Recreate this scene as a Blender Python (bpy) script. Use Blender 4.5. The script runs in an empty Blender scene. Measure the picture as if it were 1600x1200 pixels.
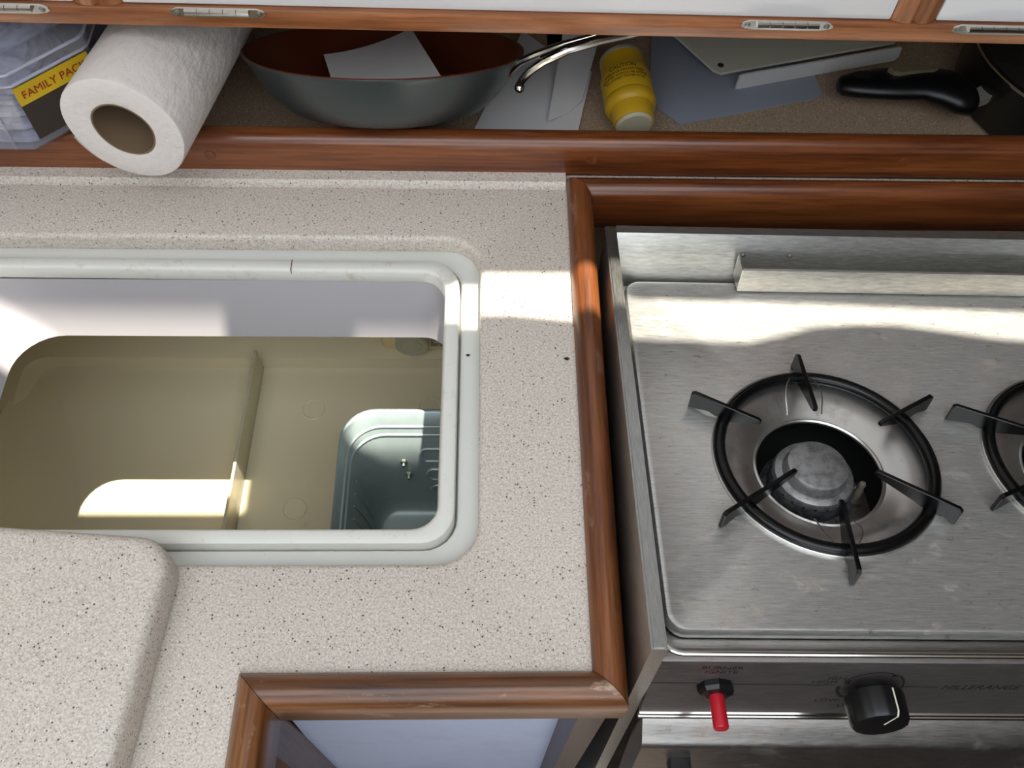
import bpy, bmesh, math, random
from mathutils import Vector, Matrix
random.seed(4)
SC = bpy.context.scene
COL = SC.collection
PI = math.pi
R = math.radians

# ------------------------------------------------------------------ camera
cam_d = bpy.data.cameras.new('camera'); cam = bpy.data.objects.new('camera', cam_d); COL.objects.link(cam)
cam_d.sensor_width = 36.0; cam_d.lens = 31.5; cam_d.clip_start = 0.02
def cam_axes(p, y, r):
    f = Vector((0, math.cos(p), -math.sin(p))); rt = Vector((1, 0, 0)); up = rt.cross(f)
    Z = Matrix.Rotation(y, 3, 'Z'); f, rt, up = Z @ f, Z @ rt, Z @ up
    return math.cos(r)*rt + math.sin(r)*up, -math.sin(r)*rt + math.cos(r)*up, f
rt, up, fw = cam_axes(R(59.33), R(-3.25), R(3.02))
cam.matrix_world = Matrix(((rt.x, up.x, -fw.x, 0), (rt.y, up.y, -fw.y, 0), (rt.z, up.z, -fw.z, 0.56), (0, 0, 0, 1)))
SC.camera = cam
# ------------------------------------------------------------------ sky, sun, exposure
w = bpy.data.worlds.new('sky'); SC.world = w; w.use_nodes = True
w.node_tree.nodes['Background'].inputs[0].default_value = (0.88, 0.94, 1.0, 1)
w.node_tree.nodes['Background'].inputs[1].default_value = 3.3
SUN_DIR = Vector((-0.15, -0.055, -1.0))
sl = bpy.data.lights.new('sun', 'SUN'); so = bpy.data.objects.new('sun', sl); COL.objects.link(so)
sl.energy = 14.0; sl.angle = R(0.6); sl.color = (1.0, 0.93, 0.80)
so.rotation_euler = SUN_DIR.to_track_quat('-Z', 'Y').to_euler(); so.location = (0.4, 0.5, 3)
SC.view_settings.view_transform = 'Standard'; SC.view_settings.look = 'None'
SC.view_settings.exposure = 0.0; SC.view_settings.gamma = 1.0; SC.view_settings.use_curve_mapping = False

# ------------------------------------------------------------------ materials
def s2l(c): return tuple((x/12.92 if x <= .04045 else ((x+.055)/1.055)**2.4) for x in [v/255 for v in c]) + (1.0,)
MATS = {}
def newmat(name):
    m = bpy.data.materials.new(name); m.use_nodes = True; MATS[name] = m
    nt = m.node_tree; return m, nt, nt.nodes['Principled BSDF']
def plain(name, rgb, rough=.5, metal=0., **kw):
    m, nt, b = newmat(name)
    b.inputs['Base Color'].default_value = s2l(rgb); b.inputs['Roughness'].default_value = rough; b.inputs['Metallic'].default_value = metal
    for k, v in kw.items(): b.inputs[k.replace('_', ' ')].default_value = v
    return m
def N(nt, t, **kw):
    n = nt.nodes.new(t)
    for k, v in kw.items(): setattr(n, k, v)
    return n
def coords(nt, scale=(1, 1, 1), rot=(0, 0, 0)):
    tc = N(nt, 'ShaderNodeTexCoord'); mp = N(nt, 'ShaderNodeMapping')
    mp.inputs['Scale'].default_value = scale; mp.inputs['Rotation'].default_value = rot
    nt.links.new(tc.outputs['Object'], mp.inputs[0]); return mp.outputs[0]
def noise(nt, vec, scale, detail=4, rough=.55):
    n = N(nt, 'ShaderNodeTexNoise'); n.inputs['Scale'].default_value = scale; n.inputs['Detail'].default_value = detail
    n.inputs['Roughness'].default_value = rough; nt.links.new(vec, n.inputs['Vector']); return n.outputs['Fac']
def ramp(nt, fac, stops, interp='LINEAR'):
    r = N(nt, 'ShaderNodeValToRGB'); r.color_ramp.interpolation = interp
    e = r.color_ramp.elements
    while len(e) < len(stops): e.new(0.5)
    for el, (p, c) in zip(e, stops): el.position = p; el.color = c
    nt.links.new(fac, r.inputs[0]); return r.outputs[0]
def mix(nt, fac, a, b, mode='MIX'):
    n = N(nt, 'ShaderNodeMix', data_type='RGBA', blend_type=mode)
    for sock, v in ((n.inputs[0], fac), (n.inputs[6], a), (n.inputs[7], b)):
        if hasattr(v, 'links'): nt.links.new(v, sock)
        else: sock.default_value = v
    return n.outputs[2]
def bump(nt, b, h, strength=.2, dist=.001):
    n = N(nt, 'ShaderNodeBump'); n.inputs['Strength'].default_value = strength; n.inputs['Distance'].default_value = dist
    nt.links.new(h, n.inputs['Height']); nt.links.new(n.outputs[0], b.inputs['Normal'])
G = lambda v: (v, v, v, 1)

def m_corian(name='solid_surface', base=(215, 207, 197), dark=(183, 170, 158)):
    m, nt, b = newmat(name); v = coords(nt)
    c = ramp(nt, noise(nt, v, 640, 3, .75), [(.38, s2l(dark)), (.60, s2l(base))])
    for sc, lo, col in ((900, .90, (226, 222, 218)), (820, .915, (150, 124, 114)), (640, .965, (70, 62, 62))):
        vo = N(nt, 'ShaderNodeTexVoronoi'); vo.inputs['Scale'].default_value = sc; nt.links.new(v, vo.inputs['Vector'])
        sp = N(nt, 'ShaderNodeSeparateColor'); nt.links.new(vo.outputs['Color'], sp.inputs[0])
        f1 = ramp(nt, sp.outputs[0], [(lo-.002, G(0)), (lo, G(1))])
        f2 = ramp(nt, vo.outputs['Distance'], [(.30, G(1)), (.48, G(0))])
        mu = N(nt, 'ShaderNodeMath', operation='MULTIPLY'); nt.links.new(f1, mu.inputs[0]); nt.links.new(f2, mu.inputs[1])
        c = mix(nt, mu.outputs[0], c, s2l(col))
    nt.links.new(c, b.inputs['Base Color']); b.inputs['Roughness'].default_value = .42
    return m
def m_wood(name, axis, cols=((72, 35, 17), (114, 60, 29), (142, 84, 45)), rough=.28, wear=0.):
    m, nt, b = newmat(name)
    sc = {'x': (2.5, 40, 40), 'y': (40, 2.5, 40), 'z': (40, 40, 2.5)}[axis]
    v = coords(nt, sc)
    n1 = noise(nt, v, 1.6, 6, .65); n2 = noise(nt, coords(nt, tuple(s*6 if s > 10 else s*4 for s in sc)), 1.5, 3, .6)
    c = ramp(nt, n1, [(.30, s2l(cols[0])), (.5, s2l(cols[1])), (.72, s2l(cols[2]))])
    g = ramp(nt, n2, [(.38, G(.62)), (.55, G(1))])
    c = mix(nt, .8, c, g, 'MULTIPLY')
    if wear:
        wn = ramp(nt, noise(nt, coords(nt, tuple(s*1.4 if s > 10 else s*8 for s in sc)), 1.1, 5, .7), [(.60, G(0)), (.70, G(wear))])
        c = mix(nt, wn, c, s2l((176, 146, 120)))
    nt.links.new(c, b.inputs['Base Color']); b.inputs['Roughness'].default_value = rough
    b.inputs['Coat Weight'].default_value = .25; b.inputs['Coat Roughness'].default_value = .22
    bump(nt, b, n2, .25, .0006)
    return m
def m_steel(name, base=(196, 196, 192), rough=.36, stain=.0, axis='x', metal=1.0):
    m, nt, b = newmat(name)
    v = coords(nt, (90, 1300, 500) if axis == 'x' else (1300, 90, 500))
    n = noise(nt, v, 1.0, 3, .6)
    c = ramp(nt, n, [(.25, s2l(tuple(int(k*.80) for k in base))), (.75, s2l(base))])
    if stain:
        s1 = noise(nt, coords(nt, (22, 38, 22)), 1.2, 8, .78)
        f = ramp(nt, s1, [(.55, G(0)), (.68, G(stain))])
        c = mix(nt, f, c, s2l((158, 122, 84)))
        s2 = noise(nt, coords(nt, (60, 110, 60)), 1.4, 6, .75)
        f2 = ramp(nt, s2, [(.61, G(0)), (.68, G(stain))])
        c = mix(nt, f2, c, s2l((92, 66, 44)))
        inv = N(nt, 'ShaderNodeMath', operation='SUBTRACT'); inv.inputs[0].default_value = metal; nt.links.new(f, inv.inputs[1])
        nt.links.new(inv.outputs[0], b.inputs['Metallic'])
    else: b.inputs['Metallic'].default_value = metal
    nt.links.new(c, b.inputs['Base Color'])
    rr = N(nt, 'ShaderNodeMapRange'); rr.inputs['To Min'].default_value = rough-.07; rr.inputs['To Max'].default_value = rough+.09
    nt.links.new(n, rr.inputs['Value']); nt.links.new(rr.outputs[0], b.inputs['Roughness'])
    bump(nt, b, n, .12, .0004)
    return m
def m_dirty(name, base, dirt, rough=.45, lo=.6, hi=.72, scale=30, amt=.7):
    m, nt, b = newmat(name)
    f = ramp(nt, noise(nt, coords(nt), scale, 8, .7), [(lo, G(0)), (hi, G(amt))])
    nt.links.new(mix(nt, f, s2l(base), s2l(dirt)), b.inputs['Base Color']); b.inputs['Roughness'].default_value = rough
    return m
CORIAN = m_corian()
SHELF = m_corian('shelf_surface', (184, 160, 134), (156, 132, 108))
WX = m_wood('teak_along_x', 'x'); WCOL = ((70, 40, 20), (120, 74, 40), (150, 102, 62)); WY = m_wood('teak_along_y', 'y', ((80, 42, 20), (126, 72, 36), (150, 96, 56)), .36, wear=.3); WXW = m_wood('worn_teak_along_x', 'x', WCOL, .36, wear=.8)
WYW = m_wood('worn_teak_along_y', 'y', WCOL, .34, wear=.7)
WZ = m_wood('teak_along_z', 'z')
WCAB = m_wood('cabinet_teak', 'x', ((112, 62, 32), (150, 92, 54), (176, 116, 74)))
WDARK = m_wood('dark_panel', 'z', ((40, 26, 22), (58, 38, 32), (72, 50, 42)), .5)
LAM = plain('white_laminate', (212, 210, 210), .35)
WHITE = plain('cabin_white', (226, 224, 216), .6)
STEEL = m_steel('brushed_steel', (222, 220, 214), .32, metal=.9); STEELP = m_steel('stained_steel', (240, 239, 234), .30, .55, 'x', .76); STEELY = m_steel('brushed_steel_y', axis='y')
STEELD = m_steel('dull_steel', (168, 164, 160), .34, .3); CHROME = plain('chrome', (225, 222, 214), .16, 1.)
BOWL = m_dirty('bowl_steel', (206, 204, 200), (150, 140, 130), .30, .55, .75, 60, .6); BOWL.node_tree.nodes['Principled BSDF'].inputs['Metallic'].default_value = .95
ENAM = plain('black_enamel', (8, 8, 9), .25, 0., Specular_IOR_Level=.35); BLACK = plain('black_plastic', (9, 9, 11), .38); MATBLACK = plain('matte_black', (6, 6, 6), .8)  # the matte black covers burner wells, ports, base pan, collar and hang hole
RED = plain('red_plastic', (178, 22, 38), .32)
PRINT = plain('black_print', (16, 15, 16), .6)
WPAINT = plain('white_mark', (228, 226, 205), .5)
ALU = m_dirty('cast_aluminium', (168, 168, 168), (92, 90, 90), .46, .45, .7, 120, .8)
bs = ALU.node_tree.nodes['Principled BSDF']; bs.inputs['Metallic'].default_value = .75
ALUD = m_dirty('sooty_aluminium', (120, 120, 122), (44, 44, 48), .5, .4, .65, 140, .9); ALUD.node_tree.nodes['Principled BSDF'].inputs['Metallic'].default_value = .6
FRP = m_dirty('ice_box_white', (212, 212, 206), (150, 128, 104), .38, .64, .76, 55, .5)
GASK = m_dirty('gasket_white', (222, 220, 212), (160, 124, 88), .5, .56, .74, 60, .45)
LIP = plain('lip_white', (176, 172, 175), .4)
LINER = m_dirty('liner_cream', (232, 221, 188), (190, 170, 130), .33, .66, .78, 26, .4)
CLEAR = plain('clear_plastic', (244, 238, 214), .2, 0., Transmission_Weight=.5, IOR=1.3)
EVAP = m_dirty('roll_bond_aluminium', (152, 166, 165), (128, 140, 140), .34, .5, .8, 40, .5); EVAP.node_tree.nodes['Principled BSDF'].inputs['Metallic'].default_value = .35
PAPER = plain('paper', (226, 222, 220), .9); PAPER2 = plain('tissue', (214, 208, 204), .95)
CARD = plain('cardboard', (120, 98, 74), .9)
COPPER = plain('copper_ceramic', (112, 50, 28), .42); GREYM = plain('grey_anodised', (74, 80, 80), .32, .5)
YEL = plain('yellow_plastic', (214, 168, 34), .42); YELW = plain('pale_cap', (196, 190, 160), .6)
JUG = plain('jug_cream', (240, 222, 170), .45); JCAP = plain('grey_cap', (196, 192, 168), .6)
PLATE = plain('blue_grey_plate', (150, 154, 166), .42); PLATEW = plain('ivory_plate', (206, 202, 184), .5); PLATEE = plain('white_edge', (226, 226, 224), .5)
BINW = m_dirty('door_white', (192, 204, 232), (166, 178, 208), .4, .5, .75, 18, .5)
WRAP = m_dirty('crinkled_wrap', (172, 174, 200), (104, 104, 132), .22, .42, .62, 70, .8); WRAP.node_tree.nodes['Principled BSDF'].inputs['Specular IOR Level'].default_value = .8
TUB = plain('clear_tub', (236, 236, 246), .10, 0., Transmission_Weight=.84, IOR=1.35); TUBR = plain('tub_rim', (206, 206, 222), .12, 0., Transmission_Weight=.45, IOR=1.45)
LABY = plain('yellow_label', (206, 170, 30), .5); LABR = plain('red_print', (150, 34, 20), .5); LABD = plain('dark_print', (52, 44, 36), .6)
GLASS = plain('pot_dark', (30, 28, 26), .25); NAVY = plain('navy', (28, 28, 44), .5)
RUST = plain('rust', (112, 70, 36), .9); SPECK = plain('dark_crumb', (44, 30, 22), .9)

# ------------------------------------------------------------------ mesh helpers
def link(name, me, mat, parent=None, smooth=True, autos=35):
    o = bpy.data.objects.new(name, me); COL.objects.link(o)
    if mat is not None: me.materials.append(mat)
    if smooth:
        me.polygons.foreach_set('use_smooth', [True]*len(me.polygons))
        try: me.set_sharp_from_angle(angle=R(autos))
        except Exception: pass
    if parent is not None: o.parent = parent
    return o
def obj(name, bm, mat, parent=None, smooth=True, autos=35):
    bmesh.ops.recalc_face_normals(bm, faces=bm.faces[:])
    me = bpy.data.meshes.new(name); bm.to_mesh(me); bm.free()
    return link(name, me, mat, parent, smooth, autos)
def B(): return bmesh.new()
def empty(name, loc=(0, 0, 0), rot=(0, 0, 0)):
    o = bpy.data.objects.new(name, None); COL.objects.link(o); o.location = loc; o.rotation_euler = rot; o.empty_display_size = .02; return o
def tag(o, label, cat, group=None):
    o['label'] = label; o['category'] = cat
    if group: o['group'] = group
    return o
def struct(o, label=None, cat=None):
    o['kind'] = 'structure'
    if label: o['label'] = label
    if cat: o['category'] = cat
    return o
def box(bm, x0, x1, y0, y1, z0, z1, bev=0., seg=2):
    r = bmesh.ops.create_cube(bm, size=1.0)
    vs = r['verts']
    for v in vs: v.co = Vector((x0+(v.co.x+.5)*(x1-x0), y0+(v.co.y+.5)*(y1-y0), z0+(v.co.z+.5)*(z1-z0)))
    if bev:
        es = list({e for v in vs for e in v.link_edges})
        bmesh.ops.bevel(bm, geom=es, offset=bev, segments=seg, affect='EDGES', profile=.6)
    return bm
def bx(name, x0, x1, y0, y1, z0, z1, mat, parent=None, bev=0., seg=2):
    return obj(name, box(B(), x0, x1, y0, y1, z0, z1, bev, seg), mat, parent)
def loft(bm, rings, cap0=False, cap1=False, closed=True):
    V = [[bm.verts.new(p) for p in r] for r in rings]
    n = len(V[0])
    for a, b in zip(V, V[1:]):
        for i in range(n if closed else n-1):
            j = (i+1) % n
            bm.faces.new((a[i], a[j], b[j], b[i]))
    if cap0: bm.faces.new(V[0][::-1])
    if cap1: bm.faces.new(V[-1])
    return V
def rrect(x0, x1, y0, y1, r, z=0., n=6):
    pts = []; rl_, rr_ = r if isinstance(r, tuple) else (r, r)   # left and right corner radii
    for cx, cy, a0, q_ in ((x1-rr_, y1-rr_, 0, rr_), (x0+rl_, y1-rl_, 90, rl_), (x0+rl_, y0+rl_, 180, rl_), (x1-rr_, y0+rr_, 270, rr_)):
        for k in range(n+1):
            a = R(a0+90*k/n); pts.append((cx+q_*math.cos(a), cy+q_*math.sin(a), z))
    return pts
def lathe(bm, prof, n=32, M=None, cap0=False, cap1=False):
    rings = []
    for r, z in prof:
        ring = []
        for k in range(n):
            a = 2*PI*k/n; p = Vector((r*math.cos(a), r*math.sin(a), z)); ring.append(M @ p if M else p)
        rings.append(ring)
    loft(bm, rings, cap0, cap1); return bm
def tube(bm, path, r, n=10, closed=False, flat=1.0):
    path = [Vector(p) for p in path]; m = len(path); rings = []
    rs = r if isinstance(r, (list, tuple)) else [r]*m
    pn = None
    for i, p in enumerate(path):
        a = path[(i-1) % m] if (closed or i > 0) else p; b = path[(i+1) % m] if (closed or i < m-1) else p
        t = (b-a).normalized()
        ref = Vector((0, 0, 1)) if abs(t.z) < .95 else Vector((0, 1, 0))
        u = t.cross(ref).normalized()
        if pn is not None:
            u2 = (pn - t*pn.dot(t))
            if u2.length > 1e-4: u = u2.normalized()
        pn = u; v = u.cross(t)
        rings.append([p + rs[i]*(math.cos(2*PI*k/n)*u + flat*math.sin(2*PI*k/n)*v) for k in range(n)])
    if closed: rings.append(rings[0]); 
    V = loft(bm, rings, not closed, not closed)
    if closed: bmesh.ops.remove_doubles(bm, verts=bm.verts[:], dist=1e-6)
    return bm
def fill_holes(loops):
    bm = B(); es = []
    for lp in loops:
        vs = [bm.verts.new(p) for p in lp]
        es += [bm.edges.new((vs[i], vs[(i+1) % len(vs)])) for i in range(len(vs))]
    bmesh.ops.triangle_fill(bm, use_beauty=True, use_dissolve=False, edges=es)
    return bm
def slab(name, pts, z0, z1, mat, parent=None, bev=0.):
    bm = B(); V = loft(bm, [[(x, y, z0) for x, y in pts], [(x, y, z1) for x, y in pts]], True, True)
    if bev: bmesh.ops.bevel(bm, geom=[e for e in bm.edges], offset=bev, segments=2, affect='EDGES', profile=.6)
    return obj(name, bm, mat, parent)
def arc(cx, cy, r, a0, a1, n=10, z=0.): return [(cx+r*math.cos(R(a0+(a1-a0)*k/n)), cy+r*math.sin(R(a0+(a1-a0)*k/n)), z) for k in range(n+1)]
def circle(cx, cy, r, z=0., n=48): return [(cx+r*math.cos(2*PI*k/n), cy+r*math.sin(2*PI*k/n), z) for k in range(n)]
def bez(p0, p1, p2, p3, n=16):
    p0, p1, p2, p3 = map(Vector, (p0, p1, p2, p3))
    return [(1-t)**3*p0+3*t*(1-t)**2*p1+3*t*t*(1-t)*p2+t**3*p3 for t in [k/n for k in range(n+1)]]
def lettering(name, txt, size, M, mat, parent, align='CENTER', sx=1., shear=0., ext=.00008):
    cu = bpy.data.curves.new(name, 'FONT'); cu.body = txt; cu.size = size; cu.align_x = align; cu.shear = shear; cu.extrude = ext
    t = bpy.data.objects.new(name, cu); COL.objects.link(t)
    dg = bpy.context.evaluated_depsgraph_get(); me = bpy.data.meshes.new_from_object(t.evaluated_get(dg))
    bpy.data.objects.remove(t); bpy.data.curves.remove(cu)
    me.transform(M @ Matrix.Diagonal((sx, 1, 1, 1))); me.materials.clear()
    return link(name, me, mat, parent, False)

# ------------------------------------------------------------------ the cabin around (mostly out of frame)
def rect(x0, x1, y0, y1, z): return [(x0, y0, z), (x1, y0, z), (x1, y1, z), (x0, y1, z)]
CZ = 1.05
slitA = [(x+.15*CZ, y+.055*CZ, CZ) for x, y in ((-.50, .387), (-.208, .387), (-.208, .4295), (-.50, .4295))]  # added slit, outlined to throw the left-hand sun patch
slitB = [(x+.15*CZ, y+.055*CZ, CZ) for x, y in ((-.10, .394), (.02, .394), (.08, .388), (.115, .378), (.20, .3745), (.225, .381), (.254, .391), (.285, .395), (.32, .395), (.36, .388), (.40, .380), (.45, .376), (.52, .376), (.52, .408), (.43, .409), (.27, .416), (.12, .421), (.10, .431), (-.018, .431), (-.026, .424), (-.10, .424))]  # added slit, its curved edge shaped to the sun band on the stove
bm = fill_holes([rect(-1.3, 1.3, -1.5, .96, CZ), rect(-.85, .62, -.95, .08, CZ), slitA, slitB])
struct(obj('ceiling', bm, WHITE, None, False), 'white cabin ceiling with a hatch opening and added slits that shape the sun patches', 'ceiling')
struct(bx('wall_left', -1.34, -1.3, -1.5, .96, -.9, CZ, WHITE), 'white cabin wall on the left', 'wall')
struct(bx('wall_right', 1.3, 1.34, -1.5, .96, -.9, CZ, WDARK), 'dark wood bulkhead on the right', 'wall')
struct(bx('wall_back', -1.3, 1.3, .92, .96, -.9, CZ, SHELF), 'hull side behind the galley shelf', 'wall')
_wf = fill_holes([[(-1.3, -1.5, -.9), (1.3, -1.5, -.9), (1.3, -1.5, CZ), (-1.3, -1.5, CZ)], [(-.60, -1.5, -.10), (.50, -1.5, -.10), (.50, -1.5, .98), (-.60, -1.5, .98)]])
struct(obj('wall_front', _wf, WDARK, None, False), 'wood bulkhead with companionway opening behind the viewer', 'wall')
struct(bx('floor', -1.3, 1.3, -1.5, .92, -.94, -.9, m_wood('cabin_sole', 'x', ((40, 31, 26), (58, 46, 38), (72, 58, 48)), .4)), 'varnished teak cabin floor', 'floor')

# ------------------------------------------------------------------ countertop with hatch cut-out
CUT = (-.437, -.0050, .1965, .4665, .028)
def cutloop(e, z): return rrect(CUT[0]-e, CUT[1]+e, CUT[2]-e, CUT[3]+e, CUT[4]+e, z)
outer = [(-.85, -.35), (-.1545, -.35), (-.1475, .1265), (.0655, .1265), (.0665, .5285), (.95, .5285), (.95, .5365), (-.85, .5365)]
top = fill_holes([[(x, y, 0.) for x, y in outer], cutloop(.004, 0.)])
loft(top, [cutloop(.004, 0.), cutloop(.0018, -.0008), cutloop(.0004, -.0026), cutloop(0, -.005), cutloop(0, -.016)])
bmesh.ops.remove_doubles(top, verts=top.verts[:], dist=1e-6)
# outer skirt
loft(top, [[(x, y, 0.) for x, y in outer], [(x, y, -.016) for x, y in outer]])
under = fill_holes([[(x, y, -.016) for x, y in outer], cutloop(0, -.016)])
me = bpy.data.meshes.new('u'); under.to_mesh(me); top.from_mesh(me); under.free()
bmesh.ops.remove_doubles(top, verts=top.verts[:], dist=1e-6)
ct = empty('countertop', (0, .3, 0)); tag(ct, 'speckled beige solid-surface countertop around the open ice box', 'countertop')
o = obj('worktop', top, CORIAN); o.parent = ct; o.matrix_parent_inverse = Matrix.Translation((0, -.3, 0))
bm = B()
prof = [(.5195, .0002), (.5225, .0012), (.5255, .0038), (.5362, .0046), (.5362, .0001)]
loft(bm, [[(-.85, y, z) for y, z in prof], [(.066, y, z) for y, z in prof]], True, True)
o = obj('back_cove', bm, CORIAN); o.parent = ct; o.matrix_parent_inverse = Matrix.Translation((0, -.3, 0))

# wooden fiddle trims, mitred
TP = [(0, -.0015), (0, .0045), (.0022, .0085), (.0055, .0120), (.0095, .0140), (.0125, .0140), (.0160, .0120), (.0188, .0085), (.0205, .0040), (.0210, -.002), (.0210, -.031), (.0195, -.034), (0, -.034)]
path = [Vector(p) for p in ((.95, .5285), (.0665, .5285), (.0655, .1265), (-.1475, .1265), (-.1545, -.35))]
def left_n(a, b): d = (b-a).normalized(); return Vector((-d.y, d.x))
mit = []
for i in range(len(path)):
    if i == 0: mit.append(left_n(path[0], path[1])); continue
    if i == len(path)-1: mit.append(left_n(path[-2], path[-1])); continue
    n1, n2 = left_n(path[i-1], path[i]), left_n(path[i], path[i+1]); s = (n1+n2); mit.append(s/(1+n1.dot(n2)))
tl = ('reddish teak fiddle rail along the back of the stove recess', 'upright teak edging between countertop and stove', 'worn teak edging along the front of the countertop', 'scuffed teak edging at the lower left counter return')
for i, (m_, lab) in enumerate(zip((WX, WY, WXW, WYW), tl)):
    a, b = path[i], path[i+1]; d = (b-a).normalized()*.00025
    bm = B()
    loft(bm, [[(*(a+d+u*mit[i]), z) for u, z in TP], [(*(b-d+u*mit[i+1]), z) for u, z in TP]], True, True)
    struct(obj('trim_%d' % (i+1), bm, m_, None, True, 40), lab, 'trim')

# carcass below the counter
lc = empty('lower_cabinet', (-.04, .14, -.9)); tag(lc, 'lower galley cabinet with white door and brown frame under the counter edge', 'cabinet')
def pl(o, e): o.parent = e; o.matrix_parent_inverse = e.matrix_basis.inverted(); return o
pl(bx('side_panel', .060, .078, .1085, .92, -.9, -.036, WDARK), lc)
pl(bx('face_frame', -.152, .058, .142, .150, -.9, -.036, m_wood('brown_panel', 'x', ((58, 34, 28), (84, 52, 44), (98, 64, 54)), .45)), lc)
bm = B(); loft(bm, [[(-.152, .1365, -.045), (.060, .1365, -.045), (.0685, .1365, -.19), (.0825, .1365, -.40), (.095, .1365, -.60), (-.168, .1365, -.60), (-.1635, .1365, -.465), (-.1545, .1365, -.19)], [(-.152, .1415, -.045), (.0575, .1415, -.045), (.0575, .1415, -.19), (.0575, .1415, -.40), (.0575, .1415, -.6), (-.168, .1415, -.60), (-.1635, .1415, -.465), (-.1545, .1415, -.19)]], True, True)
d = pl(obj('door', bm, BINW), lc)
pl(bx('side_frame', -.185, -.1575, .105, .150, -.9, -.036, m_wood('frame_teak', 'z', ((70, 42, 28), (104, 66, 44), (120, 80, 56)), .4)), lc)
bm = B(); lathe(bm, [(0.0001, .0024), (.003, .002), (.0038, 0)], 14, Matrix.Translation((-.1530, .1420, -.19)) @ Matrix.Rotation(R(90), 4, 'X')); pl(obj('screw', bm, CHROME), lc)
pl(bx('return_side', -.85, -.187, .105, .142, -.9, -.036, WDARK), lc)

# ------------------------------------------------------------------ ice box
ib = empty('ice_box', (-.22, .33, -.34)); tag(ib, 'open built-in ice box with white rim and cream liner', 'ice box')
IN = lambda e, z, rr=None: rrect(CUT[0]+e, CUT[1]-e, CUT[2]+e, CUT[3]-e, max(.006, (CUT[4]-e*.35) if rr is None else rr), z)
bm = B(); loft(bm, [IN(-.006, -.020), IN(-.006, -.0162), IN(.0005, -.0162), IN(.0125, -.0160), IN(.0142, -.0168), IN(.0150, -.019), IN(.0152, -.026), IN(.019, -.026), IN(.019, -.032), IN(-.006, -.032)])
pl(obj('flange', bm, FRP), ib)
bm = B(); loft(bm, [IN(.0160, -.026), IN(.0162, -.0105), IN(.0168, -.0088), IN(.0182, -.0080), IN(.0245, -.0080), IN(.0262, -.0088), IN(.0272, -.0105), IN(.0285, -.0195), IN(.0275, -.0215), IN(.0190, -.0215)])
for v in bm.verts:   # the soft gasket sags and bulges along the back
    if v.co.y > .40: v.co.y += .0011*math.sin(v.co.x*61)+.0006*math.sin(v.co.x*143+1); v.co.z += .0006*math.sin(v.co.x*77)
pl(obj('gasket', bm, GASK), ib)
pl(bx('gasket_seam', -.1548, -.1543, .4395, .4500, -.0120, -.0069, RUST), ib)
def lipl(t, z, out=0.):
    e = .0275; return rrect(CUT[0]+e+.022*t-out, CUT[1]-e+.001*t+out, CUT[2]+e-.0015*t-out, CUT[3]-e-.0195*t+out, (.018+.020*t+out*.3, .018+.003*t+out*.3), z, 8)
bm = B(); loft(bm, [lipl(0, -.020), lipl(.12, -.027), lipl(.5, -.046), lipl(.9, -.067), lipl(1, -.072), lipl(1, -.0735, .003), lipl(1, -.074, .065), lipl(1, -.034, .065)])
pl(obj('lip', bm, LIP), ib)
# liner
FZ = -.33
def ll(x0, x1, y0, y1, r, z): return rrect(x0, x1, y0, y1, r, z, 6)
bm = B()
loft(bm, [ll(-.575, .045, .155, .602, .03, -.080), ll(-.545, .040, .165, .598, .03, -.295), ll(-.543, .040, .166, .596, .03, -.3065), ll(-.530, .040, .166, .556, .025, -.3100),
          ll(-.520, .040, .167, .549, .022, -.3120), ll(-.512, .038, .169, .5475, .02, -.3215), ll(-.509, .036, .172, .546, .019, -.3275), ll(-.502, .030, .178, .541, .018, FZ)], False, True)
pl(obj('liner', bm, LINER), ib)
# hull-side facet rising along the left of the floor
bm = B()
ra, rb, n = [], [], 10
for k in range(n+1):
    t = k/n; y = .536-.36*t
    base_x = -.490+.145*t; h = .004+.12*t
    ring = []
    for j in range(9):
        a = j/8; ring.append((base_x-(base_x+.524)*a, y, FZ+.0005+h*a**2.2))
    ra.append(ring)
loft(bm, ra, closed=False)
pl(obj('hull_facet', bm, LINER), ib)
bm = B(); loft(bm, [[(-.2595, .546, FZ), (-.2565, .546, FZ), (-.2565, .546, FZ+.040), (-.2595, .546, FZ+.040)], [(-.2660, .180, FZ), (-.2630, .180, FZ), (-.2630, .180, FZ+.040), (-.2660, .180, FZ+.040)]], True, True)
pl(obj('divider', bm, CLEAR), ib)
bm = B(); tube(bm, [(-.2612, .545, FZ+.002), (-.2678, .181, FZ+.002)], .0022, 8); pl(obj('divider_track', bm, LINER), ib)
for cx, cy in ((-.1944, .4924), (-.2024, .3715), (-.0634, .4962)):
    bm = B(); lathe(bm, [(.0132, 0), (.0130, .0009), (.0122, .0013), (.0114, .0009), (.0110, .0004), (.0001, .0004)], 32, Matrix.Translation((cx, cy, FZ)))
    pl(obj('floor_boss', bm, LINER), ib)
for x, y in ((-.155, .4335), (-.33, .4345)):
    pl(bx('rust_stain', x-.004, x+.004, y-.0006, y+.0006, -.0215, -.0195, RUST), ib) if False else None

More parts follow.
